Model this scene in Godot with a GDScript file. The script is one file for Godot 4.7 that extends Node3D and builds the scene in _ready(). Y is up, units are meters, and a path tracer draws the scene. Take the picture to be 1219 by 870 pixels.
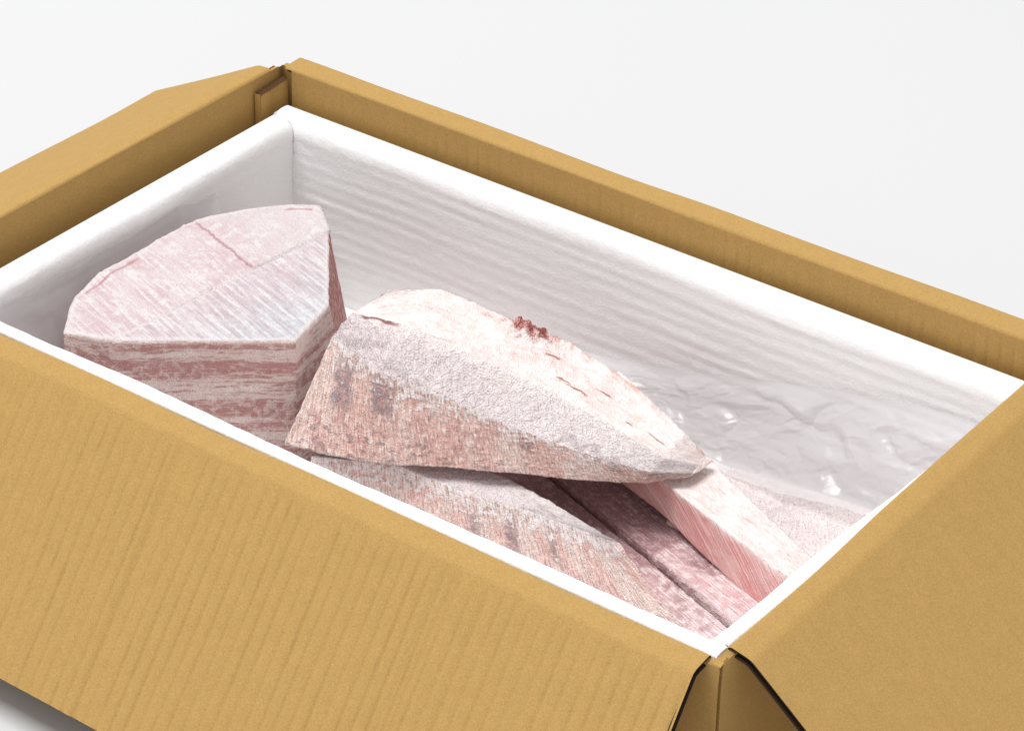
extends Node3D
# Close-up of an open corrugated carton with a white foam liner and frozen, frosted fish loins, on a white sweep.
# Measures in metres; y = 0 is the ground, the carton's top crease lies at y = H.

const H := 0.1525
const W := 0.560
const D := 0.3416
const BOARD := 0.0045

var rng := RandomNumberGenerator.new()
var ns := {}
var M := {}
var outline := PackedVector2Array()   # of the standing block's top, in millimetres


func _ready() -> void:
	rng.seed = 7
	# ---- camera
	var cam := Camera3D.new()
	cam.name = "camera"
	cam.position = Vector3(1.12070857, 0.85415638 + H, 1.27930452)
	cam.basis = cam_basis(0.6291, 0.56796, -0.01793)
	cam.fov = 14.184
	cam.near = 0.05
	cam.far = 60.0
	add_child(cam)
	cam.current = true
	# ---- even studio white all round, one large overhead softbox
	var we := WorldEnvironment.new()
	we.name = "studio"
	var env := Environment.new()
	env.background_mode = Environment.BG_COLOR
	env.background_color = Color(1, 1, 1)
	env.background_energy_multiplier = 0.48
	env.tonemap_mode = Environment.TONE_MAPPER_LINEAR
	env.tonemap_exposure = 1.27
	env.sdfgi_enabled = true
	env.ssao_enabled = true
	env.ssil_enabled = true
	we.environment = env
	add_child(we)
	var soft := AreaLight3D.new()
	soft.name = "softbox_light"
	soft.area_size = Vector2(3.6, 3.6)
	soft.light_color = Color(1.0, 1.0, 1.0)
	soft.light_energy = 0.66 * 49.0
	soft.area_range = 20.0
	soft.shadow_enabled = true
	add_child(soft)
	var aim := Vector3(0.28, 0.1, 0.17)
	soft.look_at_from_position(aim + Vector3(-0.24, 1.0, 0.17).normalized() * 7.0, aim, Vector3(0, 0, 1))

	noises()
	materials()
	make_ground()
	make_carton()
	make_foam()
	make_meat()
	make_films()


func cam_basis(yaw: float, pitch: float, roll: float) -> Basis:
	# rows of roll * pitch * yaw are the camera's axes in the world
	var ry := Basis(Vector3(cos(yaw), 0, sin(yaw)), Vector3(0, 1, 0), Vector3(-sin(yaw), 0, cos(yaw)))
	var rx := Basis(Vector3(1, 0, 0), Vector3(0, cos(pitch), sin(pitch)), Vector3(0, -sin(pitch), cos(pitch)))
	var rz := Basis(Vector3(cos(roll), sin(roll), 0), Vector3(-sin(roll), cos(roll), 0), Vector3(0, 0, 1))
	return (rz * rx * ry).transposed()


# ------------------------------------------------------------------ helpers
func noises() -> void:
	for d in [["a", 11, FastNoiseLite.TYPE_SIMPLEX, 1], ["b", 23, FastNoiseLite.TYPE_SIMPLEX, 1], ["f", 37, FastNoiseLite.TYPE_SIMPLEX, 4], ["g", 51, FastNoiseLite.TYPE_SIMPLEX, 3], ["v", 5, FastNoiseLite.TYPE_VALUE, 1]]:
		var n := FastNoiseLite.new()
		n.seed = d[1]
		n.noise_type = d[2]
		n.frequency = 1.0
		n.fractal_type = FastNoiseLite.FRACTAL_FBM if d[3] > 1 else FastNoiseLite.FRACTAL_NONE
		n.fractal_octaves = d[3]
		ns[d[0]] = n


func tex(size: Vector2i, mm_per: Vector2, painter: Callable) -> Array:
	# [albedo, height] computed pixel by pixel; the painter gets millimetres and returns a Color with the height in alpha
	var rgbs := PackedByteArray()
	var hs := PackedByteArray()
	rgbs.resize(size.x * size.y * 3)
	hs.resize(size.x * size.y)
	var k := 0
	for j in size.y:
		for i in size.x:
			var c: Color = painter.call(i * mm_per.x, j * mm_per.y)
			rgbs[k * 3] = clampi(int(c.r * 255.0), 0, 255)
			rgbs[k * 3 + 1] = clampi(int(c.g * 255.0), 0, 255)
			rgbs[k * 3 + 2] = clampi(int(c.b * 255.0), 0, 255)
			hs[k] = clampi(int(c.a * 255.0), 0, 255)
			k += 1
	return [ImageTexture.create_from_image(Image.create_from_data(size.x, size.y, false, Image.FORMAT_RGB8, rgbs)), ImageTexture.create_from_image(Image.create_from_data(size.x, size.y, false, Image.FORMAT_L8, hs))]


func mat(t: Array, relief_cm: float, rough := 0.85, spec := 0.3) -> StandardMaterial3D:
	var m := StandardMaterial3D.new()
	m.albedo_texture = t[0]
	m.roughness = rough
	m.metallic_specular = spec
	if relief_cm > 0.0:
		m.heightmap_enabled = true
		m.heightmap_texture = t[1]
		m.heightmap_scale = relief_cm
	return m


func plain(c: Color, rough := 0.9) -> StandardMaterial3D:
	var m := StandardMaterial3D.new()
	m.albedo_color = c
	m.roughness = rough
	return m


class Surf:
	var v := PackedVector3Array()
	var n := PackedVector3Array()
	var uv := PackedVector2Array()
	var ix := PackedInt32Array()

	func tri(a: int, b: int, c: int) -> void:
		var g := (v[c] - v[a]).cross(v[b] - v[a])
		if g.dot(n[a] + n[b] + n[c]) >= 0.0:
			ix.append_array([a, b, c])
		else:
			ix.append_array([a, c, b])

	func quad(a: int, b: int, c: int, d: int) -> void:
		tri(a, b, c)
		tri(a, c, d)

	# a grid of points p(i, j); normals by finite differences, turned to agree with «towards»
	func grid(ni: int, nj: int, p: Callable, uvf: Callable, flip := false) -> void:
		var base := v.size()
		var pts := PackedVector3Array()
		pts.resize((ni + 1) * (nj + 1))
		for j in nj + 1:
			for i in ni + 1:
				pts[j * (ni + 1) + i] = p.call(i, j)
		for j in nj + 1:
			for i in ni + 1:
				var k := j * (ni + 1) + i
				var du := pts[j * (ni + 1) + mini(i + 1, ni)] - pts[j * (ni + 1) + maxi(i - 1, 0)]
				var dv := pts[mini(j + 1, nj) * (ni + 1) + i] - pts[maxi(j - 1, 0) * (ni + 1) + i]
				var nn := du.cross(dv).normalized()
				v.append(pts[k])
				n.append(-nn if flip else nn)
				uv.append(uvf.call(i, j))
		for j in nj:
			for i in ni:
				var a := base + j * (ni + 1) + i
				quad(a, a + 1, a + ni + 2, a + ni + 1)

	func flat(pts: Array, towards: Vector3, scale := 1.0) -> void:
		var base := v.size()
		var nn: Vector3 = (pts[1] - pts[0]).cross(pts[2] - pts[0]).normalized()
		if nn.dot(towards) < 0.0:
			nn = -nn
		for q in pts:
			v.append(q)
			n.append(nn)
			uv.append(Vector2(q.x + q.z * 0.7, q.y + q.z * 0.3) * scale)
		for i in range(1, pts.size() - 1):
			tri(base, base + i, base + i + 1)

	func mesh() -> ArrayMesh:
		var a := []
		a.resize(Mesh.ARRAY_MAX)
		a[Mesh.ARRAY_VERTEX] = v
		a[Mesh.ARRAY_NORMAL] = n
		a[Mesh.ARRAY_TEX_UV] = uv
		a[Mesh.ARRAY_INDEX] = ix
		var m := ArrayMesh.new()
		m.add_surface_from_arrays(Mesh.PRIMITIVE_TRIANGLES, a)
		return m


func thing(called: String, label: String, category: String, at: Vector3, group := "") -> Node3D:
	var o := Node3D.new()
	o.name = called
	add_child(o, true)
	o.position = at
	tag(o, label, category, group)
	return o


func tag(o: Node, label: String, category: String, group := "") -> void:
	o.set_meta("label", label)
	o.set_meta("category", category)
	if group:
		o.set_meta("group", group)


func part(called: String, s: Surf, m: Material, parent: Node, label := "") -> MeshInstance3D:
	var o := MeshInstance3D.new()
	o.name = called
	o.mesh = s.mesh()
	o.material_override = m
	parent.add_child(o, true)
	if label:
		o.set_meta("label", label)
	return o


# ------------------------------------------------------------------ materials
func materials() -> void:
	M.ground = plain(Color(0.852, 0.852, 0.855), 0.95)
	M.ground.metallic_specular = 0.1
	# kraft liner board: fine fibres, faint mottling, a few dark flecks
	var kraft := func(x: float, y: float) -> Color:
		var f: float = ns.f.get_noise_2d(x * 0.05, y * 0.05)
		var g: float = ns.a.get_noise_2d(x * 2.6, y * 1.1) * 0.6 + rng.randf_range(-0.5, 0.5)
		var k: float = 1.0 + 0.013 * f + 0.08 * g
		var fl: float = ns.b.get_noise_2d(x * 1.2 + 40.0, y * 0.5)
		if fl > 0.84:
			k -= 0.06
		return Color(0.738 * k, 0.594 * k, 0.360 * k, 0.5 + 0.3 * g)
	var t := tex(Vector2i(640, 640), Vector2(0.4, 0.4), kraft)
	M.kraft = mat(t, 0.006, 0.8, 0.25)
	M.kraft.uv1_scale = Vector3(1.0 / 0.256, 1.0 / 0.256, 1)
	M.kraft_edge = plain(Color(0.36, 0.25, 0.13), 0.95)
	M.flute = plain(Color(0.22, 0.145, 0.075), 0.95)  # darkened kraft, paints the shade of the hollow between the liners
	# expanded foam: white, grainy cells
	var foam := func(x: float, y: float) -> Color:
		var g: float = ns.a.get_noise_2d(x * 0.9, y * 0.9) * 0.5 + ns.b.get_noise_2d(x * 0.38, y * 0.38) * 0.35 + rng.randf_range(-0.25, 0.25)
		var k: float = 0.988 + 0.012 * g
		return Color(k, k * 0.998, k * 0.998, 0.5 + 0.4 * g)
	t = tex(Vector2i(512, 512), Vector2(0.4, 0.4), foam)
	M.foam = mat(t, 0.03, 0.9, 0.3)
	M.foam.uv1_scale = Vector3(1.0 / 0.2048, 1.0 / 0.2048, 1)
	var film := StandardMaterial3D.new()
	film.transparency = BaseMaterial3D.TRANSPARENCY_ALPHA
	film.albedo_color = Color(0.93, 0.92, 0.93, 0.34)
	film.roughness = 0.2
	M.film = film


func make_ground() -> void:
	var s := Surf.new()
	s.flat([Vector3(-9, 0, -9), Vector3(9, 0, -9), Vector3(9, 0, 9), Vector3(-9, 0, 9)], Vector3.UP)
	var g := part("ground", s, M.ground, self)
	g.set_meta("kind", "structure")
	tag(g, "white seamless studio surface under and behind the carton", "ground")


# ------------------------------------------------------------------ carton
# One side of the carton: wall, crushed crease and flap are one sheet. Sheet coordinates: q runs along the crease,
# s from the bottom of the wall over the crease to the flap's free edge. «origin» is the crease's start, «e» along it, «o» outward.
func profile(band: float, band_deg: float, droop: float, length: float) -> Array:
	var pts: Array = []   # Vector3(out, up, s) of the inner (later upper) face, in metres, up measured from the crease
	var dirs: Array = []
	var p := Vector2(0, -H + 0.001)
	var s := 0.0
	var step := func(d: Vector2, l: float, n: int) -> void:
		pass
	var segs: Array = [[90.0, 90.0, H - 0.001 - 0.0025, 14], [90.0, -band_deg, 0.0035, 5], [-band_deg, -band_deg, band, 4], [-band_deg, -droop, 0.005, 4], [-droop, -droop, length, 30]]
	pts.append(Vector3(p.x, p.y, 0.0))
	dirs.append(90.0)
	for g in segs:
		for k in g[3]:
			var a: float = deg_to_rad(lerpf(g[0], g[1], (k + 0.5) / g[3]))
			var l: float = g[2] / g[3]
			p += Vector2(cos(a), sin(a)) * l
			s += l
			pts.append(Vector3(p.x, p.y, s))
			dirs.append(lerpf(g[0], g[1], (k + 1.0) / g[3]))
	return [pts, dirs]


func rib(q: float, s: float, amp: float, seed_: float) -> float:
	# liner sagging between the flutes, uneven from flute to flute, with a few sharper creases
	var w: float = q / 0.0083 + 0.07 * ns.a.get_noise_2d(q * 18.0 + seed_, s * 3.0)
	var cell: float = floorf(w)
	var fr: float = w - cell
	var strong: float = 0.8 + 0.45 * ns.v.get_noise_2d(cell * 1.7 + seed_, 3.0) + 0.15 * ns.b.get_noise_2d(q * 20.0, s * 6.0 + seed_)
	# rounded over each flute with a narrow valley between, leaning a little to one side
	var lean: float = fr + 0.10 * sin(TAU * fr)
	return amp * strong * (pow(absf(sin(PI * lean)), 0.55) - 0.7) + 0.0007 * ns.a.get_noise_2d(q * 6.0 + seed_, s * 4.0) + 0.00004 * ns.g.get_noise_2d(q * 120.0, s * 60.0 + seed_)


func side(box: Node3D, origin: Vector3, e: Vector3, o: Vector3, ls: float, prof: Array, wall_q: Vector2, flap_q: Array, amp: float, seed_: float, creases: Array, flap_label: String) -> void:
	var pts: Array = prof[0]
	var dirs: Array = prof[1]
	var nw := 15             # profile index where the wall ends and the fold begins
	var np := pts.size() - 1
	var top := func(q: float, k: int, off: float) -> Vector3:
		var a: float = deg_to_rad(dirs[k])
		var nrm := Vector2(-sin(a), cos(a))    # inner / upper side
		var s: float = pts[k].z
		var d := 0.0
		var fade: float = clampf((s - (H + 0.016)) / 0.006, 0.0, 1.0) if s > H - 0.004 else clampf((H - 0.004 - s) / 0.004, 0.0, 1.0)
		if k == 0 or off == 0.0 or off < 0.0:
			d = rib(q, s, amp * fade, seed_)
			for c in creases:
				var qc: float = c[0] + c[3] * (s - H)
				d -= c[1] * exp(-pow((q - qc) / c[2], 2.0)) * fade
		d += off
		var pp := Vector2(pts[k].x, pts[k].y) + nrm * d
		return origin + e * q + o * pp.x + Vector3.UP * pp.y
	var uvf := func(q: float, k: int) -> Vector2:
		return Vector2(q + seed_ * 0.37, pts[k].z + seed_ * 0.11)
	for piece in 2:
		var k0: int = 0 if piece == 0 else nw
		var k1: int = nw if piece == 0 else np
		# the flap's ends step in from the crease's ends, and may taper
		var q0 := func(k: int) -> float:
			if piece == 0: return wall_q.x
			return lerpf(flap_q[0], flap_q[2], clampf((pts[k].z - H) / (pts[np].z - H), 0.0, 1.0))
		var q1 := func(k: int) -> float:
			if piece == 0: return wall_q.y
			return lerpf(flap_q[1], flap_q[3], clampf((pts[k].z - H) / (pts[np].z - H), 0.0, 1.0))
		var ni := int(ls / (0.00085 if amp > 0.0002 else 0.00138))
		var nj := k1 - k0
		var s := Surf.new()
		s.grid(ni, nj, func(i, j): return top.call(lerpf(q0.call(k0 + j), q1.call(k0 + j), float(i) / ni), k0 + j, 0.0), func(i, j): return uvf.call(lerpf(q0.call(k0 + j), q1.call(k0 + j), float(i) / ni), k0 + j))
		orient(s, 0, o, pts, k0)
		var nb := s.v.size()
		s.grid(60, nj, func(i, j): return top.call(lerpf(q0.call(k0 + j), q1.call(k0 + j), i / 60.0), k0 + j, -BOARD), func(i, j): return uvf.call(lerpf(q0.call(k0 + j), q1.call(k0 + j), i / 60.0), k0 + j))
		# free edge
		s.grid(60, 1, func(i, j): return top.call(lerpf(q0.call(k1), q1.call(k1), i / 60.0), k1, -BOARD * j), func(i, j): return Vector2(i * 0.01, j * 0.005))
		if piece == 0:
			pass
		# the two ends: liner, a hollow between the liners, liner
		var ends: Array = []
		for end in 2:
			var ce := Surf.new()
			ends.append(ce)
			var sg: float = 1.0 if end == 0 else -1.0
			var offs := [0.0, -0.0008, -0.0008, -BOARD + 0.0008, -BOARD + 0.0008, -BOARD]
			var ins := [0.0, 0.0, 0.005, 0.005, 0.0, 0.0]
			for h in 5:
				(s if piece == 0 else ce).grid(nj, 1, func(i, j):
					var q: float = q0.call(k0 + i) if end == 0 else q1.call(k0 + i)
					return top.call(q + sg * ins[h + j], k0 + i, offs[h + j]), func(i, j): return Vector2(i * 0.006, (h + j) * 0.001))
		fix_normals(s, nb, origin + e * ls * 0.5)
		var o2 := part("wall" if piece == 0 else "flap", s, M.kraft, box, "" if piece == 0 else flap_label)
		o2.position = -box.position
		if piece == 1:
			for ce in ends:
				part("cut_edge", ce, M.flute, o2)


func orient(s: Surf, from: int, o: Vector3, pts: Array, k0: int) -> void:
	# inner / upper sheet: make sure normals point in (wall) or up (flap)
	var sum := 0.0
	for i in range(from, s.v.size(), 97):
		sum += s.n[i].dot(-o * (1.0 if k0 == 0 else 0.0) + Vector3.UP * (0.0 if k0 == 0 else 1.0))
	if sum < 0.0:
		flip(s, from, s.v.size(), 0, s.ix.size())


func flip(s: Surf, a: int, b: int, ia: int, ib: int) -> void:
	for i in range(a, b):
		s.n[i] = -s.n[i]
	for i in range(ia, ib, 3):
		var t := s.ix[i]
		s.ix[i] = s.ix[i + 1]
		s.ix[i + 1] = t


func fix_normals(_s: Surf, _from: int, _c: Vector3) -> void:
	pass


func make_carton() -> void:
	var box := thing("cardboard_box", "open brown corrugated cardboard box with its four flaps folded outwards", "box", Vector3(W * 0.5, 0, D * 0.5))
	# front: crease from front left to front right, outward +z
	side(box, Vector3(0, H, D), Vector3(1, 0, 0), Vector3(0, 0, 1), W, profile(0.0095, 5.0, 52.0, 0.154), Vector2(-0.0043, W + 0.0043), [0.004, W - 0.003, 0.002, W - 0.001], 0.0013, 1.0,
		[[0.238, 0.0007, 0.0028, 0.02], [0.2335, -0.0004, 0.003, 0.02], [0.421, 0.0007, 0.0022, -0.03], [0.4135, 0.0005, 0.002, -0.02], [0.439, 0.0005, 0.0022, 0.01], [0.352, 0.0003, 0.002, 0.0]], "front flap folded down with ribs showing through")
	# right
	side(box, Vector3(W, H, D), Vector3(0, 0, -1), Vector3(1, 0, 0), D, profile(0.008, 12.0, 39.0, 0.158), Vector2(0.0, D), [0.010, D - 0.004, 0.012, D - 0.004], 0.0005, 2.0, [], "right flap folded out and down")
	# back
	side(box, Vector3(W, H, 0), Vector3(-1, 0, 0), Vector3(0, 0, -1), W, profile(0.0115, -3.0, 58.0, 0.12), Vector2(-0.0043, W - 0.0105), [0.004, W - 0.005, 0.004, W - 0.006], 0.00060, 3.0, [], "back flap folded away behind the box")
	# left
	side(box, Vector3(0, H, 0), Vector3(0, 0, 1), Vector3(-1, 0, 0), D, profile(0.006, 6.0, 28.0, 0.108), Vector2(0.0, D), [0.008, D - 0.004, 0.002, D - 0.004], 0.00020, 4.0, [], "left flap folded out almost level")
	# backing strip added behind the open back left corner to keep its gap dark
	var backing := Surf.new()
	for z in [-0.0095, -0.0135]:
		backing.flat([Vector3(-0.005, 0.001, z), Vector3(0.03, 0.001, z), Vector3(0.03, H - 0.006, z), Vector3(-0.005, H - 0.006, z)], Vector3(0, 0, 1 if z > -0.01 else -1))
	backing.flat([Vector3(-0.005, H - 0.006, -0.0135), Vector3(0.03, H - 0.006, -0.0135), Vector3(0.03, H - 0.006, -0.0095), Vector3(-0.005, H - 0.006, -0.0095)], Vector3.UP)
	backing.flat([Vector3(-0.005, 0.001, -0.0135), Vector3(-0.005, H - 0.006, -0.0135), Vector3(-0.005, H - 0.006, 0.002), Vector3(-0.005, 0.001, 0.002)], Vector3.LEFT)
	part("added_backing", backing, M.kraft, box).position = -box.position
	# bottom
	var s := Surf.new()
	s.flat([Vector3(0, 0.006, 0), Vector3(W, 0.006, 0), Vector3(W, 0.006, D), Vector3(0, 0.006, D)], Vector3.UP)
	s.flat([Vector3(0, 0.001, 0), Vector3(W, 0.001, 0), Vector3(W, 0.001, D), Vector3(0, 0.001, D)], Vector3.DOWN)
	part("bottom", s, M.kraft, box).position = -box.position
	# the glued tab inside the back left corner, cut edge with its flutes upwards
	s = Surf.new()
	var z0 := 0.0
	var z1 := 0.026
	var yt := H - 0.0085
	s.grid(10, 20, func(i, j): return Vector3(0.0072 + 0.0006 * sin(i * 0.9) - 0.001 * i / 10.0, lerpf(0.02, yt, j / 20.0) - (0.0015 * i / 10.0 if j == 20 else 0.0), lerpf(z0, z1, i / 10.0)), func(i, j): return Vector2(i * 0.0026, j * 0.009))
	s.flat([Vector3(0.0012, 0.02, z1), Vector3(0.0062, 0.02, z1), Vector3(0.0062, yt - 0.0015, z1), Vector3(0.0012, yt - 0.0015, z1)], Vector3(0, 0, 1), 1.0)
	var tab := part("corner_tab", s, M.kraft, box)
	tab.position = -box.position
	s = Surf.new()
	var nz := 60
	# inner liner's lip and the wavy medium on the cut edge
	s.grid(nz, 3, func(i, j): return Vector3(0.0012 + j * 0.002, yt - 0.0006 - 0.0015 * i / nz + (0.0012 * sin(i * 1.05 + j * 1.7) if j in [1, 2] else 0.0) + (0.0006 * rng.randf() if j > 0 else 0.0), lerpf(z0, z1, float(i) / nz)), func(i, j): return Vector2(i * 0.001, j * 0.002))
	part("cut_edge", s, M.kraft_edge, tab)


# ------------------------------------------------------------------ foam liner
func make_foam() -> void:
	var liner := thing("foam_liner", "white foam liner standing inside the cardboard box around the frozen fish", "liner", Vector3(W * 0.5, 0.008, D * 0.5))
	var hb := H - 0.0216
	# wall slabs: [start, along, inward, length, thickness, top at start, top at end]
	var slabs := [
		[Vector3(0.014, 0, 0.007), Vector3(1, 0, 0), Vector3(0, 0, 1), W - 0.018, 0.017, hb, hb + 0.0005, 1.0],      # back
		[Vector3(0.014, 0, D - 0.002), Vector3(0, 0, -1), Vector3(1, 0, 0), D - 0.0265, 0.017, hb, hb, 2.0],         # left
		[Vector3(W - 0.0005, 0, D - 0.001), Vector3(-1, 0, 0), Vector3(0, 0, -1), W - 0.016, 0.0105, H - 0.0005, H - 0.0005, 3.0],  # front
		[Vector3(W - 0.0005, 0, 0.0245), Vector3(0, 0, 1), Vector3(-1, 0, 0), D - 0.036, 0.0115, H - 0.0215, H - 0.0005, 4.0],        # right
	]
	for w in slabs:
		var st: Vector3 = w[0]
		var e: Vector3 = w[1]
		var inn: Vector3 = w[2]
		var L: float = w[3]
		var th: float = w[4]
		var sd: float = w[7]
		var s := Surf.new()
		var r := 0.0022
		# cross-section: outer face up, rounded outer edge, top, rounded inner edge, inner face down
		var ri := minf(0.012, th * 0.45 if th < 0.014 else 0.0095)
		var cs: Array = [Vector2(0, -1.0), Vector2(0, -r), Vector2(r * 0.3, -r * 0.3), Vector2(r, 0)]
		for k in 3:
			cs.append(Vector2(lerpf(r, th - ri, (k + 1) / 3.0), 0))
		for k in 6:
			var an := PI * 0.5 * (k + 1) / 6.0
			cs.append(Vector2(th - ri + ri * sin(an), -ri + ri * cos(an)))
		for k in 80:
			cs.append(Vector2(th, -ri - (k + 1) * 0.002))
		var ni := int(L / 0.003)
		s.grid(ni, cs.size() - 1, func(i, j):
			var q: float = L * i / ni
			var top: float = lerpf(w[5], w[6], float(i) / ni)
			var c: Vector2 = cs[j]
			var y: float = 0.007 if c.y < -0.9 else maxf(top + c.y, 0.007)
			var d := 0.0
			var dy := 0.0
			if j > 3:
				var dep: float = -c.y
				# extruded foam: shallow uneven layers along the sheet
				var f: float = clampf(dep / 0.012, 0.0, 1.0)
				d = f * (0.00022 * sin(dep / 0.0085 * TAU + 1.2 * ns.a.get_noise_2d(q * 2.0 + sd, dep * 8.0)) * (0.8 + 0.6 * ns.b.get_noise_2d(q * 10.0, dep * 60.0 + sd)) + 0.00035 * ns.f.get_noise_2d(q * 7.0 + sd, dep * 150.0 + sd))
				d += 0.0010 * ns.a.get_noise_2d(q * 5.0 + sd, dep * 6.0) + 0.0002 * ns.g.get_noise_2d(q * 90.0, dep * 200.0)
				dy = 0.0004 * ns.f.get_noise_2d(q * 40.0 + sd, j * 0.3) + 0.0007 * ns.a.get_noise_2d(q * 6.0, sd)
			return st + e * q + inn * (c.x + d) + Vector3.UP * (y + (dy if y > 0.009 else 0.0)), func(i, j): return Vector2(L * i / ni + sd * 0.31, j * 0.002 + sd * 0.17))
		if s.n[int(ni * 0.5) + (ni + 1) * 6].y < 0.0:
			flip(s, 0, s.v.size(), 0, s.ix.size())
		# ends
		for end in 2:
			var q: float = 0.0 if end == 0 else L
			var top: float = w[5] if end == 0 else w[6]
			var pts: Array = []
			for c in [Vector2(0, -1), Vector2(0, -r), Vector2(r, 0), Vector2(th - r, 0), Vector2(th, -r), Vector2(th, -1)]:
				pts.append(st + e * q + inn * c.x + Vector3.UP * (0.007 if c.y < -0.9 else top + c.y))
			s.flat(pts, -e if end == 0 else e)
		part("wall", s, M.foam, liner).position = -liner.position
	var s2 := Surf.new()
	s2.flat([Vector3(0.014, 0.0082, 0.007), Vector3(W - 0.003, 0.0082, 0.007), Vector3(W - 0.003, 0.0082, D - 0.003), Vector3(0.014, 0.0082, D - 0.003)], Vector3.UP)
	s2.flat([Vector3(0.014, 0.0068, 0.007), Vector3(W - 0.003, 0.0068, 0.007), Vector3(W - 0.003, 0.0068, D - 0.003), Vector3(0.014, 0.0068, D - 0.003)], Vector3.DOWN)
	part("bottom", s2, M.foam, liner).position = -liner.position


# ------------------------------------------------------------------ frozen fish
# A loft of closed rings (millimetres, y from the crease); each ring side becomes a part, so does each end.
# spec.sides: [name, texture kind] per ring side; spec.caps: the same for the first and last ring.
func loft(o: Node3D, rings: Array, sides: Array, caps: Array, step: float, rough_amp: float, smooth: int, relief, sd: float) -> void:
	var K: int = rings[0].size()
	var R := rings.size()
	var P: Array = []
	for r in rings:
		var row := PackedVector3Array()
		for q in r:
			row.append(Vector3(q[0], q[1], q[2]) * 0.001 + Vector3(0, H, 0))
		P.append(row)
	var cols: Array = []
	for k in K:
		var l := 0.0
		for r in R:
			l = maxf(l, P[r][k].distance_to(P[r][(k + 1) % K]))
		cols.append(maxi(2, ceili(l / step)))
	var starts: Array = [0]
	for k in K:
		starts.append(starts[k] + cols[k])
	var N: int = starts[K]
	var pos := PackedVector3Array()
	var rows := 0
	var rowlen := PackedFloat32Array()
	var dist := 0.0
	for r in R:
		var n := 1
		if r < R - 1:
			var l := 0.0
			for k in K:
				l = maxf(l, P[r][k].distance_to(P[r + 1][k]))
			n = maxi(2, ceili(l / step))
		for a in n:
			var t := float(a) / n
			for k in K:
				var p0: Vector3 = P[r][k].lerp(P[mini(r + 1, R - 1)][k], t)
				var p1: Vector3 = P[r][(k + 1) % K].lerp(P[mini(r + 1, R - 1)][(k + 1) % K], t)
				for c in cols[k]:
					pos.append(p0.lerp(p1, float(c) / cols[k]))
			rowlen.append(dist)
			if r < R - 1:
				dist += P[r][0].lerp(P[r][2], 0.5).distance_to(P[r + 1][0].lerp(P[r + 1][2], 0.5)) / n
			rows += 1
	# caps: rings shrinking to the middle
	var capbase := [0, 0]
	var J := [0, 0]
	for c in 2:
		var first: int = 0 if c == 0 else (rows - 1) * N
		var mid := Vector3.ZERO
		for i in N:
			mid += pos[first + i]
		mid /= N
		var far := 0.0
		for i in N:
			far = maxf(far, mid.distance_to(pos[first + i]))
		J[c] = maxi(2, ceili(far / (step * 1.2)))
		capbase[c] = pos.size()
		for j in range(1, J[c]):
			for i in N:
				pos.append(pos[first + i].lerp(mid, float(j) / J[c]))
		pos.append(mid)
	# rounding of the edges
	var lastrow := (rows - 1) * N
	for it in smooth:
		var nu := pos.duplicate()
		for r in rows:
			for i in N:
				var up: int = (r - 1) * N + i if r > 0 else capbase[0] + i
				var dn: int = (r + 1) * N + i if r < rows - 1 else capbase[1] + i
				var id := r * N + i
				nu[id] = pos[id] * 0.5 + (pos[up] + pos[dn] + pos[r * N + (i + 1) % N] + pos[r * N + (i + N - 1) % N]) * 0.125
		for c in 2:
			for i in N:
				var id: int = capbase[c] + i
				var edge: int = i if c == 0 else lastrow + i
				var nxt: int = capbase[c] + N + i if J[c] > 2 else capbase[c] + N
				nu[id] = pos[id] * 0.6 + (pos[edge] + pos[nxt]) * 0.2
		pos = nu
	# faces, as triples with the part they belong to
	var groups: Array = []
	for k in K:
		var g := PackedInt32Array()
		for r in rows - 1:
			for c in cols[k]:
				var i: int = starts[k] + c
				var i2: int = (i + 1) % N
				g.append_array([r * N + i, r * N + i2, (r + 1) * N + i2, r * N + i, (r + 1) * N + i2, (r + 1) * N + i])
		groups.append(g)
	for c in 2:
		var g := PackedInt32Array()
		var first: int = 0 if c == 0 else lastrow
		for j in J[c]:
			for i in N:
				var i2 := (i + 1) % N
				var a: int = first + i if j == 0 else capbase[c] + (j - 1) * N + i
				var b: int = first + i2 if j == 0 else capbase[c] + (j - 1) * N + i2
				if j == J[c] - 1:
					var m: int = capbase[c] + (J[c] - 1) * N
					g.append_array([a, m, b] if c == 0 else [a, b, m])
				else:
					var a2: int = capbase[c] + j * N + i
					var b2: int = capbase[c] + j * N + i2
					g.append_array([a, b2, b, a, a2, b2] if c == 0 else [a, b, b2, a, b2, a2])
		groups.append(g)
	# outward sense
	var mid := Vector3.ZERO
	for p in pos:
		mid += p
	mid /= pos.size()
	var vol := 0.0
	for g in groups:
		for t in range(0, g.size(), 3):
			vol += (pos[g[t]] - mid).dot((pos[g[t + 1]] - mid).cross(pos[g[t + 2]] - mid))
	var sgn := 1.0 if vol > 0.0 else -1.0
	var nrm := normals_of(pos, groups, sgn)
	var cap_top: float = pos[capbase[1]].y
	for i in pos.size():
		var p := pos[i]
		var q := p * 1000.0
		var d: float = 0.9 * ns.f.get_noise_3d(q.x * 0.03 + sd, q.y * 0.03, q.z * 0.03) + 0.42 * ns.g.get_noise_3d(q.x * 0.16, q.y * 0.16 + sd, q.z * 0.16) + 0.16 * ns.a.get_noise_3d(q.x * 0.5, q.y * 0.5 + sd, q.z * 0.5)
		d *= rough_amp
		if relief != null:
			d += relief.call(q.x, q.y - H * 1000.0, q.z, nrm[i])
		pos[i] = p + nrm[i] * d * 0.001
	nrm = normals_of(pos, groups, sgn)
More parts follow.
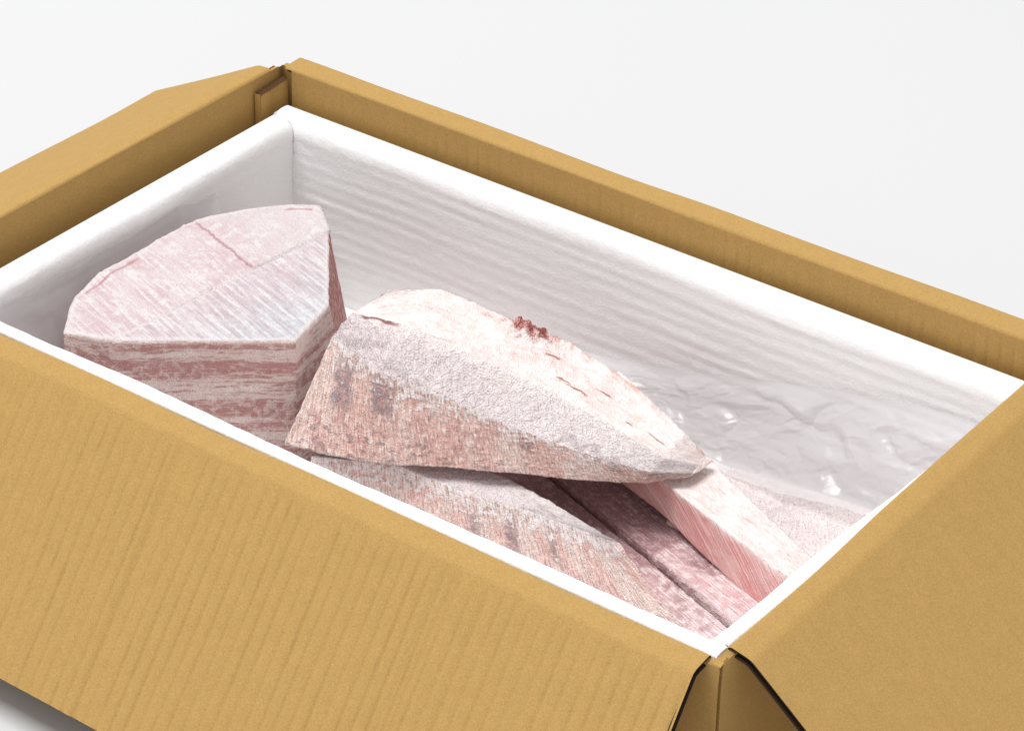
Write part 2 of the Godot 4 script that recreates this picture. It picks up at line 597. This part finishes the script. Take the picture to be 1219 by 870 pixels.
	# parts
	for k in K + 2:
		var what: Array = sides[k] if k < K else caps[k - K]
		if what.is_empty():
			continue
		var s := Surf.new()
		var size := Vector2.ZERO
		if k < K:
			var nc: int = cols[k]
			var wid := 0.0
			for r in R:
				wid = maxf(wid, P[r][k].distance_to(P[r][(k + 1) % K]))
			size = Vector2(dist, wid) * 1000.0
			for r in rows:
				for c in nc + 1:
					var id: int = r * N + (starts[k] + c) % N
					s.v.append(pos[id])
					s.n.append(nrm[id])
					s.uv.append(Vector2(rowlen[r] / dist, float(c) / nc))
			for r in rows - 1:
				for c in nc:
					var a: int = r * (nc + 1) + c
					s.quad(a, a + 1, a + nc + 2, a + nc + 1)
		else:
			var c := k - K
			var map := {}
			var ax := Vector3(1, 0, 0)
			var az := Vector3(0, 0, 1)
			var nn: Vector3 = nrm[capbase[c] + (J[c] - 1) * N]
			if absf(nn.y) < 0.7:
				ax = nn.cross(Vector3.UP).normalized()
				az = nn.cross(ax).normalized()
			var lo := Vector2(9, 9)
			var hi := Vector2(-9, -9)
			for id in groups[k]:
				var u := Vector2(pos[id].dot(ax), pos[id].dot(az))
				lo = lo.min(u)
				hi = hi.max(u)
			size = (hi - lo) * 1000.0
			for id in groups[k]:
				if not map.has(id):
					map[id] = s.v.size()
					s.v.append(pos[id])
					s.n.append(nrm[id])
					s.uv.append((Vector2(pos[id].dot(ax), pos[id].dot(az)) - lo) / (hi - lo))
			for t in range(0, groups[k].size(), 3):
				s.tri(map[groups[k][t]], map[groups[k][t + 1]], map[groups[k][t + 2]])
		var m: Material = fish_mat(what[1], size, sd + k * 17.0)
		var pt := part(what[0], s, m, o, what[2] if what.size() > 2 else "")
		pt.position = -o.position


func normals_of(pos: PackedVector3Array, groups: Array, sgn: float) -> PackedVector3Array:
	var n := PackedVector3Array()
	n.resize(pos.size())
	for g in groups:
		for t in range(0, g.size(), 3):
			var a: int = g[t]
			var b: int = g[t + 1]
			var c: int = g[t + 2]
			var f := (pos[b] - pos[a]).cross(pos[c] - pos[a])
			n[a] += f
			n[b] += f
			n[c] += f
	for i in n.size():
		n[i] = n[i].normalized() * sgn
	return n


func fish_mat(kind: String, mm: Vector2, sd: float) -> StandardMaterial3D:
	var px := 0.42
	if kind == "hidden":
		if not M.has("hidden"):
			M.hidden = plain(Color(0.72, 0.60, 0.58), 0.9)
		return M.hidden
	var size := Vector2i(clampi(int(mm.x / px), 8, 900), clampi(int(mm.y / px), 8, 900))
	var f := func(x: float, y: float) -> Color: return paint(kind, x, y, mm, sd)
	var t := tex(size, Vector2(mm.x / size.x, mm.y / size.y), f)
	var m := mat(t, 0.15, 0.7, 0.4)
	m.texture_repeat = false
	return m


func sm(a: float, b: float, x: float) -> float:
	return smoothstep(a, b, x)


func lerpc(a: Color, b: Color, t: float) -> Color:
	return a.lerp(b, clampf(t, 0.0, 1.0))


func paint(kind: String, x: float, y: float, mm: Vector2, sd: float) -> Color:
	if kind == "band":
		var t := x
		x = y
		y = t
		mm = Vector2(mm.y, mm.x)
	var u := x / mm.x
	var v := y / mm.y
	var lo: float = ns.f.get_noise_2d(x * 0.022 + sd, y * 0.03)
	var mid: float = ns.g.get_noise_2d(x * 0.13 + sd, y * 0.13)
	var grain: float = ns.a.get_noise_2d(x * 0.9, y * 0.9 + sd)
	var salt: float = rng.randf_range(-1.0, 1.0)
	var c: Color
	var h := 0.5
	if kind == "back": kind = "bright"
	match kind:
		"cut":     # sawn edge: pale brownish pink, fine tool streaks across, some grey-violet bars and small cracks
			var w: float = x + (1.0 - v) * -14.0
			var streak: float = ns.a.get_noise_2d(w * 0.55 + sd, y * 0.045) * 0.5 + ns.b.get_noise_2d(w * 1.25, y * 0.10 + sd) * 0.5
			var panel: float = ns.f.get_noise_2d(w * 0.035 + sd, y * 0.006)
			c = lerpc(Color(0.92, 0.81, 0.77), Color(0.875, 0.70, 0.655), 0.5 + panel * 1.6)
			var front: float = 1.0 if sd > 56.0 else 0.0   # the paler, cracked piece at the front
			c = lerpc(c, Color(0.945, 0.855, 0.82), front * 0.65)
			c = lerpc(c, Color(0.90, 0.71, 0.68), sm(0.1, 0.6, ns.b.get_noise_2d(w * 0.045 + sd, y * 0.012)) * 0.55)
			c = lerpc(c, Color(0.96, 0.92, 0.905), sm(-0.05, 0.9, mid * 0.7 + 0.65 * streak + 0.16 * salt) * (0.75 - 0.3 * front))
			c = lerpc(c, Color(0.80, 0.63, 0.60), sm(0.15, 0.9, -streak - 0.2 * salt - 0.3 * mid) * 0.45)
			var bar := 0.0
			for q in ([[0.075, 0.055, 0.45, 0.98], [0.20, 0.05, 0.52, 0.93], [0.56, 0.03, 0.6, 0.85], [0.79, 0.022, 0.5, 0.9]] if front < 0.5 else [[0.10, 0.02, 0.3, 0.8], [0.47, 0.02, 0.55, 0.8], [0.58, 0.03, 0.5, 0.85], [0.70, 0.02, 0.55, 0.8]]):
				var bu: float = absf(w / mm.x - q[0] + 0.012 * mid + 0.008 * streak) - q[1] * 0.5
				var bv: float = maxf(q[2] - v, v - q[3]) + 0.10 * mid + 0.05 * streak
				bar = maxf(bar, sm(0.010, -0.006, bu) * sm(0.05, -0.04, bv))
			c = lerpc(c, Color(0.50, 0.43, 0.46), bar * (0.45 + 0.4 * mid + 0.35 * streak))
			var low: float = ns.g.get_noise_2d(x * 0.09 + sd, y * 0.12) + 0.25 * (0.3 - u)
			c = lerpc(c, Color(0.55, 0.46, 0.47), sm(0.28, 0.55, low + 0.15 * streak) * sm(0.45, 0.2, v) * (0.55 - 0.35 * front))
			var crack: float = absf(ns.b.get_noise_2d(w * 0.085 + sd, y * 0.010 + 9.0)) + 0.10 * absf(grain)
			var cr: float = (1.0 - sm(0.0, 0.035, crack)) * sm(0.05, 0.3, ns.a.get_noise_2d(w * 0.05, y * 0.09 + sd) + 0.12 * front)
			c = lerpc(c, Color(0.42, 0.30, 0.30), cr * 0.75)
			var fr: float = sm(0.80, 0.90, v + 0.26 * mid + 0.12 * lo + 0.10 * streak)
			c = lerpc(c, Color(0.945, 0.90, 0.895), fr * 0.85)
			c = lerpc(c, Color(0.96, 0.90, 0.88), sm(2.2, 0.4, minf(y, minf(x, mm.x - x)) + 0.8 * mid) * 0.6)
			var k: float = 0.955 + 0.035 * front + 0.11 * streak + 0.11 * salt + 0.07 * grain
			c = Color(c.r * k, c.g * k, c.b * k)
			h = 0.5 + 0.28 * streak + 0.18 * grain - 0.4 * cr + 0.2 * mid + 0.2 * fr + 0.14 * salt
		"frost":   # thick rime over grey-violet flesh
			var brush: float = ns.a.get_noise_2d((x + 0.5 * y) * 0.35, (y - 0.5 * x) * 0.06 + sd)
			c = lerpc(Color(0.90, 0.84, 0.845), Color(0.94, 0.885, 0.87), 0.5 + lo * 1.4 + 0.3 * mid)
			c = lerpc(c, Color(0.97, 0.925, 0.915), sm(0.25, 0.7, u + 0.2 * lo) * 0.6)
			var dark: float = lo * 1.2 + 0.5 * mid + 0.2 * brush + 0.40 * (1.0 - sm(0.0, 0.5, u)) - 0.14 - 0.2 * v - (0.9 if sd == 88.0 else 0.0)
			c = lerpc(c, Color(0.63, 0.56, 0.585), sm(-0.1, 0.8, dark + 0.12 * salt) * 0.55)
			var sp: float = 0.5 * grain + 0.8 * salt + 0.3 * brush
			c = lerpc(c, Color(1.0, 0.985, 0.985), sm(0.0, 0.9, sp) * 0.75)
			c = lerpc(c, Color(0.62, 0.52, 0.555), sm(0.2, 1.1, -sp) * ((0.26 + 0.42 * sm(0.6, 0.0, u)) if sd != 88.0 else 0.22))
			c = lerpc(c, Color(0.975, 0.93, 0.92), sm(0.62, 1.0, v + 0.25 * mid + 0.1 * lo) * 0.9)
			h = 0.5 + 0.4 * sp + 0.3 * mid
			if sd == 28.0:   # torn lip near the thick end
				var lip: float = absf(v - 0.95 + 0.05 * ns.a.get_noise_2d(x * 0.07, 2.0) + 0.02 * mid) * mm.y
				var on: float = sm(0.02, 0.05, u) * sm(0.17, 0.13, u)
				c = lerpc(c, Color(0.50, 0.26, 0.25), (1.0 - sm(0.3, 2.0, lip + 0.5 * mid)) * on * 0.8)
				h -= 0.5 * (1.0 - sm(0.4, 1.8, lip)) * on
		"bright":  # smooth outer face, nearly white with a warm blush, few dark red nicks
			c = lerpc(Color(0.97, 0.93, 0.92), Color(0.945, 0.875, 0.86), 0.5 + lo * 1.2)
			c = lerpc(c, Color(0.99, 0.97, 0.97), sm(0.1, 0.5, mid) * 0.6)
			var n1: float = ns.b.get_noise_2d(x * 0.035 + sd, y * 0.13) + 0.2 * grain
			c = lerpc(c, Color(0.68, 0.42, 0.39), sm(0.90, 1.05, n1) * sm(-0.1, 0.25, lo) * 0.6)
			c = lerpc(c, Color(0.93, 0.78, 0.74), sm(0.15, 0.6, ns.g.get_noise_2d(x * 0.05, y * 0.12 + sd)) * 0.35)
			var k: float = 1.0 + 0.03 * salt + 0.02 * grain
			c = Color(c.r * k, c.g * k, c.b * k)
			h = 0.5 + 0.2 * mid + 0.15 * grain + 0.12 * salt
			if sd == 45.0:   # dried blood on the far edge
				var bd: float = Vector2((u - 0.465) * mm.x / 19.0, (v - 1.0) * mm.y / 13.0).length() + 0.35 * mid + 0.2 * salt
				var bl: float = sm(1.1, 0.35, bd)
				c = lerpc(c, lerpc(Color(0.90, 0.70, 0.67), Color(0.58, 0.27, 0.25), sm(0.8, 0.35, bd + 0.45 * grain + 0.3 * mid)), bl * 0.9)
				var edge: float = sm(0.80, 1.0, v + 0.12 * mid) * sm(0.0, 0.45, ns.g.get_noise_2d(x * 0.06, 3.0)) * sm(0.48, 0.56, u)
				c = lerpc(c, Color(0.84, 0.60, 0.54), edge * 0.6)
				for q in [[0.60, 0.30, 5.0], [0.63, 0.26, 7.0], [0.78, 0.22, 3.0], [0.86, 0.30, 6.0], [0.55, 0.62, 4.0], [0.70, 0.5, 4.0]]:
					var dx: float = absf(x - q[0] * mm.x) / q[2]
					var dy: float = absf((v - q[1]) * mm.y - 0.5 * ns.a.get_noise_2d(x * 0.15, q[2])) / 0.8
					c = lerpc(c, Color(0.62, 0.32, 0.29), sm(1.2, 0.5, maxf(dx, dy) + 0.5 * mid + 0.2 * salt) * 0.75)
				h += 0.3 * bl * grain
		"raw":     # thin strip of dark unfrosted flesh
			c = lerpc(Color(0.62, 0.38, 0.36), Color(0.80, 0.62, 0.60), 0.5 + mid)
		"pink":    # freshly sawn flesh with fine white saw scratches
			var w: float = x * 0.8 + y * 0.9
			var s1: float = ns.a.get_noise_2d(w * 0.55 + sd, (x - y) * 0.012)
			c = lerpc(Color(0.95, 0.76, 0.74), Color(0.92, 0.67, 0.65), 0.5 + lo * 1.5)
			c = lerpc(c, Color(0.97, 0.86, 0.85), sm(0.25, 0.75, s1 + 0.2 * mid) * 0.8)
			c = lerpc(c, Color(0.97, 0.90, 0.89), sm(0.82, 1.0, v + 0.08 * mid) * 0.8)
			var k: float = 1.0 + 0.03 * salt
			c = Color(c.r * k, c.g * k, c.b * k)
			h = 0.5 + 0.25 * s1 + 0.1 * grain
		"slab":    # shaded slabs: mauve pink, long scratches, powdery frost
			var s1: float = ns.a.get_noise_2d(x * 0.02 + sd, y * 0.75) * 0.6 + ns.b.get_noise_2d(x * 0.05, y * 1.6 + sd) * 0.4
			c = lerpc(Color(0.90, 0.81, 0.81), Color(0.86, 0.72, 0.72), 0.5 + lo * 1.2)
			var bare_shade: float = sm(0.75, 0.45, u + 0.25 * lo + 0.06 * mid) if mm.x > 200.0 else 0.0   # raw flesh, darkened to paint in the shade under the wedge
			c = lerpc(c, Color(0.60, 0.43, 0.44), bare_shade * 0.8)
			c = lerpc(c, Color(0.97, 0.93, 0.93), sm(0.0, 0.6, s1 * 0.7 + mid * 0.6 + 0.1) * 0.75 * (1.0 - 0.7 * bare_shade))
			c = lerpc(c, Color(0.66, 0.48, 0.50), sm(0.3, 0.9, -s1 + 0.3 * mid) * 0.5)
			c = lerpc(c, Color(0.99, 0.96, 0.96), sm(0.3, 0.9, 0.6 * salt + 0.4 * grain + 0.35 * mid) * 0.7)
			h = 0.5 + 0.2 * s1 + 0.25 * salt + 0.2 * mid
			if sd == 60.0:
				var d: float = Vector2(x - mm.x * 0.855, (y - mm.y * 0.72)).length() + 2.5 * mid
				c = lerpc(c, Color(0.80, 0.36, 0.30), (1.0 - sm(1.0, 6.0, d)) * 0.7)
		"band":    # A's front: red and pale layers, frosted over
			var yy: float = y + 1.2 * ns.a.get_noise_2d(x * 0.02, sd)
			var b: float = 0.75 * ns.b.get_noise_2d(x * 0.004 + sd, yy * 0.075) + 0.45 * ns.a.get_noise_2d(x * 0.022, yy * 0.28) + 0.45 * ns.b.get_noise_2d(x * 0.06, yy * 0.6) + 0.3 * ns.a.get_noise_2d(x * 0.16, yy * 1.1)
			c = lerpc(Color(0.915, 0.83, 0.805), Color(0.76, 0.565, 0.55), sm(-0.45, 0.5, b + 0.1 * salt))
			c = lerpc(c, Color(0.93, 0.87, 0.855), sm(-0.05, 0.75, mid + 0.6 * lo + 0.18 * salt) * 0.6)
			c = lerpc(c, Color(0.95, 0.86, 0.83), sm(3.6, 1.4, mm.y - y + 1.2 * mid) * 0.85)
			var k: float = 1.0 + 0.07 * salt + 0.07 * grain
			c = Color(c.r * k, c.g * k, c.b * k)
			h = 0.5 + 0.25 * grain + 0.25 * mid - 0.2 * b + 0.1 * salt
		"sawn":    # A's top: x, y are world x and z in mm from the corner of its outline
			var ox := x + 48.0
			var oz := y + 80.0
			# across the saw marks
			var w: float = -ox * 0.306 + oz * 0.952
			var l: float = ox * 0.952 + oz * 0.306
			var s1: float = ns.a.get_noise_2d(w * 0.22 + sd, l * 0.016) * 0.55 + ns.b.get_noise_2d(w * 0.8, l * 0.035) * 0.45 + 0.35 * mid + 0.3 * lo
			var right: float = ox - (106.0 + (267.0 - oz) * 0.11)      # right of the long step
			if right > 0.0:
				c = lerpc(Color(0.93, 0.875, 0.89), Color(0.91, 0.82, 0.835), 0.5 + lo * 1.6)
				c = lerpc(c, Color(0.865, 0.865, 0.88), sm(10.0, 66.0, right + 30.0 * lo + 12.0 * mid) * 0.9)
				c = lerpc(c, Color(0.985, 0.97, 0.975), sm(0.0, 0.7, s1 + 0.12 * salt) * 0.85)
				c = lerpc(c, Color(0.76, 0.67, 0.71), sm(0.15, 0.8, -s1 + 0.25 * grain) * 0.5)
				h = 0.45
			else:
				var w0: float = w - 119.0
				c = lerpc(Color(0.945, 0.875, 0.88), Color(0.91, 0.80, 0.815), 0.5 + lo * 1.5)
				c = lerpc(c, Color(0.98, 0.95, 0.955), sm(0.05, 0.7, s1 + 0.1 + 0.1 * salt) * sm(-25.0, 45.0, w0 + 35.0 * mid) * 0.9)
				c = lerpc(c, Color(0.95, 0.91, 0.91), sm(10.0, -30.0, w0 + 15.0 * mid) * 0.7)
				c = lerpc(c, Color(0.98, 0.96, 0.96), sm(0.2, 0.7, ns.g.get_noise_2d(ox * 0.06, oz * 0.06 + 7.0) + 0.15 * salt) * 0.7)
				var dw := absf(w0 + 0.8 * mid)
				if dw < 1.2:
					c = lerpc(c, Color(0.70, 0.48, 0.49), 0.7 * (1.0 - dw / 1.2))
				h = 0.6 if w0 < 0.0 else 0.5
			var rim := 99.0
			for i in outline.size():
				rim = minf(rim, Geometry2D.get_closest_point_to_segment(Vector2(ox, oz), outline[i], outline[(i + 1) % outline.size()]).distance_to(Vector2(ox, oz)))
			c = lerpc(c, Color(0.985, 0.955, 0.95), sm(4.5, 0.8, rim + 2.0 * mid) * 0.75)
			if right < -25.0:
				var tear: float = absf(rim - 6.0 - 3.0 * ns.g.get_noise_2d(l * 0.05, 4.0))
				c = lerpc(c, Color(0.74, 0.50, 0.49), (1.0 - sm(0.2, 1.6, tear)) * sm(0.0, 0.3, ns.a.get_noise_2d(l * 0.03, 8.0)) * 0.6)
			c = lerpc(c, Color(0.99, 0.95, 0.945), (1.0 - sm(0.4, 1.6, absf(right + 0.6 * mid))) * 0.85)
			var k: float = 0.90 + 0.05 * salt + 0.04 * grain
			c = Color(c.r * k, c.g * k, c.b * k)
			h += 0.14 * s1 + 0.10 * grain + 0.08 * salt
	c.a = clampf(h, 0.0, 1.0)
	return c


func fish(called: String, label: String, at: Vector3) -> Node3D:
	return thing(called, label, "fish piece", at, "frozen fish pieces packed in the box")


func make_meat() -> void:
	# A: thick block standing at the left back
	var a := fish("frozen_fish_block", "thick pale pink frosted fish block with saw lines on top, in the left back corner", Vector3(0.11, H - 0.144, 0.17))
	var ra := [[[103, -144, 270], [185, -144, 206], [191, -144, 154], [136, -144, 88], [100, -144, 83], [85, -144, 93], [67, -144, 115], [50, -144, 149], [50, -144, 190], [50, -144, 217], [57, -144, 249], [78, -144, 279]],
		[[104, -35, 273], [188, -35, 207], [178, -35, 165], [121, -35, 97], [100, -35, 80], [85, -35, 90], [66, -35, 113], [48, -35, 148], [49, -35, 191], [48, -35, 219], [56, -35, 251], [78, -35, 283]]]
	for q in ra[1]:
		outline.append(Vector2(q[0], q[2]))
	loft(a, ra, [["front_face", "band", "banded red and pale front of the block"], ["side_face", "band"], ["side_face", "raw"], ["back_face", "hidden"], ["back_face", "hidden"], ["back_face", "hidden"], ["back_face", "hidden"], ["back_face", "hidden"], ["back_face", "hidden"], ["back_face", "hidden"], ["side_face", "hidden"], ["front_face", "band"]], [["underside", "hidden"], ["top_face", "sawn", "pale sawn top with white streaks"]], 0.0022, 0.9, 2,
		func(x: float, y: float, z: float, n: Vector3) -> float:
			if n.y < 0.6: return 0.0
			var right: float = x - (106.0 + (267.0 - z) * 0.11)
			var w0: float = -x * 0.306 + z * 0.952 - 119.0
			var d := 0.0
			if right < 0.0: d += 0.9 + (0.8 if w0 < 0.0 else 0.0)
			return d, 3.0)
	# B: the large wedge on top
	var b := fish("frozen_fish_loin", "largest frosted fish loin, tapering wedge lying on top of the others in the middle", Vector3(0.3, H - 0.09, 0.16))
	var rb := [[[199, -88, 234], [196, -40, 185], [202, -27, 173], [212, -18, 153], [216, -86, 149]],
		[[246, -87, 221], [240, -39, 197], [243, -22, 171], [232, -20, 130], [236, -86, 126]],
		[[289, -85, 199], [288, -52, 181], [288, -35, 159], [278, -30, 120], [282, -86, 116]],
		[[327, -84, 179], [328, -64, 167], [325, -48, 145], [307, -42, 103], [311, -86, 99]],
		[[362, -83, 162], [363, -71, 154], [363, -60, 137], [353, -55, 102], [357, -86, 98]],
		[[390, -82, 145], [390, -76, 142], [393, -70, 133], [391, -66, 110], [395, -86, 106]],
		[[406, -81, 125], [406, -80, 123], [405, -78, 117], [404, -77, 107], [408, -82, 103]]]
	loft(b, rb, [["cut_face", "cut", "brownish sawn front edge with grey patches"], ["frosted_face", "frost", "grey speckled slope under thick frost"], ["outer_face", "bright", "white smooth upper face"], ["back_face", "hidden"], ["underside", "hidden"]], [["end_face", "frost"], ["tip", "bright"]], 0.0020, 1.1, 1,
		func(x: float, y: float, z: float, n: Vector3) -> float:
			var r: float = Vector3(x - 286.0, (y + 32.0) * 0.8, z - 115.0).length() / 13.0
			return (4.6 * (1.0 - r * r) * (0.85 + 0.6 * ns.a.get_noise_3d(x * 0.24, y * 0.24, z * 0.24)) if r < 1.0 else 0.0), 11.0)
	# C: long loin under the wedge, running to the right wall
	var c := fish("frozen_fish_loin", "long white loin with a sawn pink side, lying between the big wedge and right wall", Vector3(0.4, H - 0.128, 0.12))
	var rc := [[[294, -108, 99], [294, -86, 99], [308, -86, 53], [308, -108, 53]], [[362, -111, 121], [362, -87, 121], [372, -87, 82], [372, -113, 82]], [[391, -111, 130], [391, -88, 130], [399, -88, 95], [399, -115, 95]], [[440, -118, 146], [440, -89, 146], [444, -89, 116], [444, -122, 116]], [[489, -125, 161], [489, -90, 161], [490, -90, 136], [490, -128, 136]], [[506, -126, 166], [506, -90, 166], [506, -90, 144], [506, -128, 144]]]
	loft(c, rc, [["cut_face", "pink", "sawn pink side"], ["outer_face", "bright"], ["back_face", "hidden"], ["underside", "hidden"]], [["end_face", "hidden"], ["end_face", "bright"]], 0.0022, 0.6, 1, null, 23.0)
	# D: two flat slabs side by side in the shade
	var d1 := fish("frozen_fish_fillet", "mauve frosted slab beside the pink sawn side of the long loin", Vector3(0.42, H - 0.144, 0.15))
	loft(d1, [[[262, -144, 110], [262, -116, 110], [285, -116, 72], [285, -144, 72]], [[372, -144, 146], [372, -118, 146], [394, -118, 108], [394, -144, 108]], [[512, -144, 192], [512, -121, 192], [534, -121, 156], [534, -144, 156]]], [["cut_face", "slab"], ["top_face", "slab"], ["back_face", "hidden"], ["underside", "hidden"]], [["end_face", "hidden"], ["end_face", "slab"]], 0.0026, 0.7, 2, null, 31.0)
	var d2 := fish("frozen_fish_fillet", "frosted mauve slab ending in the front right corner with a red spot", Vector3(0.42, H - 0.144, 0.19))
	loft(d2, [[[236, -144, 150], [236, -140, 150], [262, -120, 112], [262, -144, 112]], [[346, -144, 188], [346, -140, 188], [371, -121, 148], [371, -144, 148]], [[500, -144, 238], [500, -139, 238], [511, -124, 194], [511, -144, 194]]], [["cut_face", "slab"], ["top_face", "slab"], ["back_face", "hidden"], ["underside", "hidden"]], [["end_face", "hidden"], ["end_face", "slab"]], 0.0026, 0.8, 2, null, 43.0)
	# E: front piece along the front wall, ridge towards the viewer
	var e := fish("frozen_fish_loin", "loin along the front foam wall, partly under the big wedge, brownish sawn face up", Vector3(0.33, H - 0.144, 0.21))
	loft(e, [[[217, -144, 243], [215, -92, 228], [218, -92, 223], [220, -144, 222]], [[262, -144, 222], [259, -94, 202], [275, -94, 176], [277, -144, 175]], [[313, -144, 216], [307, -94, 201], [310, -94, 174], [312, -144, 172]], [[352, -144, 209], [342, -94, 193], [350, -94, 178], [352, -144, 176]], [[406, -144, 202], [383, -95, 188], [390, -95, 184], [396, -144, 182]], [[464, -132, 196], [395, -95, 187], [400, -95, 186], [440, -144, 180]]], [["cut_face", "cut", "brownish sawn face"], ["frosted_face", "frost"], ["back_face", "slab"], ["underside", "hidden"]], [["end_face", "hidden"], ["end_face", "cut"]], 0.0020, 1.0, 1, null, 57.0)
	# F: piece at the right back under the film
	var f := fish("frozen_fish_fillet", "small frosted slab at the back right, below the clear film", Vector3(0.47, H - 0.144, 0.09))
	loft(f, [[[392, -144, 128], [392, -116, 128], [392, -117, 56], [392, -144, 56]], [[460, -144, 132], [460, -115, 132], [460, -115, 48], [460, -144, 48]], [[541, -144, 135], [541, -114, 135], [541, -113, 44], [541, -144, 44]]], [["cut_face", "slab"], ["top_face", "frost"], ["back_face", "hidden"], ["underside", "hidden"]], [["end_face", "hidden"], ["end_face", "hidden"]], 0.0026, 0.35, 2, null, 71.0)


# ------------------------------------------------------------------ clear film
func make_films() -> void:
	var s := Surf.new()
	s.grid(260, 110, func(i, j):
		var u: float = i / 260.0
		var t: float = j / 110.0
		var x := lerpf(0.22, 0.546, u)
		var ytop := lerpf(-0.104, -0.045, sm(0.0, 1.0, u))
		var yhem := lerpf(-0.125, -0.121, u) if u < 0.5 else lerpf(-0.123, -0.096, (u - 0.5) * 2.0)
		var y := lerpf(ytop, yhem, t) + 0.003 * crumple(u * 9.0, 3.0, 5) * t
		var bulge := pow(t, 1.6) * lerpf(0.02, 0.034, sm(0.2, 0.7, u)) * (1.0 - sm(0.85, 1.0, u) * 0.4)
		var wr: float = 0.010 * (crumple(u * 4.5 - t * 0.8, t * 1.6 + u * 0.8, 1) - 0.35) + 0.0055 * crumple(u * 12.0 - t * 2.0, t * 3.6 + u * 2.0, 2) + 0.0016 * crumple(u * 33.0, t * 11.0 + u * 9.0, 3)
		return Vector3(x, H + y + 0.004 * sm(0.92, 1.0, t), 0.0275 + 0.006 * sm(0.90, 1.0, t) + maxf(bulge + wr * sm(0.0, 0.3, t) * sm(0.0, 0.1, u), 0.0)), func(i, j): return Vector2(i, j) * 0.01)
	var o := part("plastic_film", s, M.film, self)
	tag(o, "crumpled clear plastic film hanging against the back foam wall at the right", "plastic film", "clear film in the box")
	s = Surf.new()
	s.grid(150, 80, func(i, j):
		var u: float = i / 150.0
		var t: float = j / 80.0
		var z := lerpf(0.10, 0.326, u)
		var x := lerpf(0.0335, 0.047, sm(0.0, 0.6, t)) + 0.012 * sm(0.75, 1.0, u) * t
		var y := lerpf(-0.030, -0.11, t) - 0.01 * crumple(u * 6.0, 1.0, 9) * (1.0 - t)
		var wr: float = 0.0045 * (crumple(u * 3.0, t * 1.8 + u, 4) - 0.5) + 0.0014 * crumple(u * 10.0, t * 4.0 + u * 2.0, 6)
		return Vector3(maxf(x + wr * sm(0.0, 0.2, t) - 0.001, 0.0325), H + y, z), func(i, j): return Vector2(i, j) * 0.01)
	o = part("plastic_film", s, M.film, self)
	tag(o, "clear plastic film between the left foam wall and the thick fish block", "plastic film", "clear film in the box")


func crumple(u: float, v: float, sd: int) -> float:
	# heights between 0 and 1 on a jittered triangle lattice, so that the folds meet in sharp creases
	u += 0.35 * ns.a.get_noise_2d(u * 0.7 + sd, v * 0.7)
	v += 0.35 * ns.b.get_noise_2d(u * 0.7, v * 0.7 + sd)
	var iu := floori(u)
	var iv := floori(v)
	var fu := u - iu
	var fv := v - iv
	var hh := func(a: int, b: int) -> float: return fposmod(sin(a * 127.1 + b * 311.7 + sd * 74.7) * 43758.5453, 1.0)
	if fu + fv < 1.0:
		var o: float = hh.call(iu, iv)
		return o + (hh.call(iu + 1, iv) - o) * fu + (hh.call(iu, iv + 1) - o) * fv
	var q: float = hh.call(iu + 1, iv + 1)
	return q + (hh.call(iu, iv + 1) - q) * (1.0 - fu) + (hh.call(iu + 1, iv) - q) * (1.0 - fv)
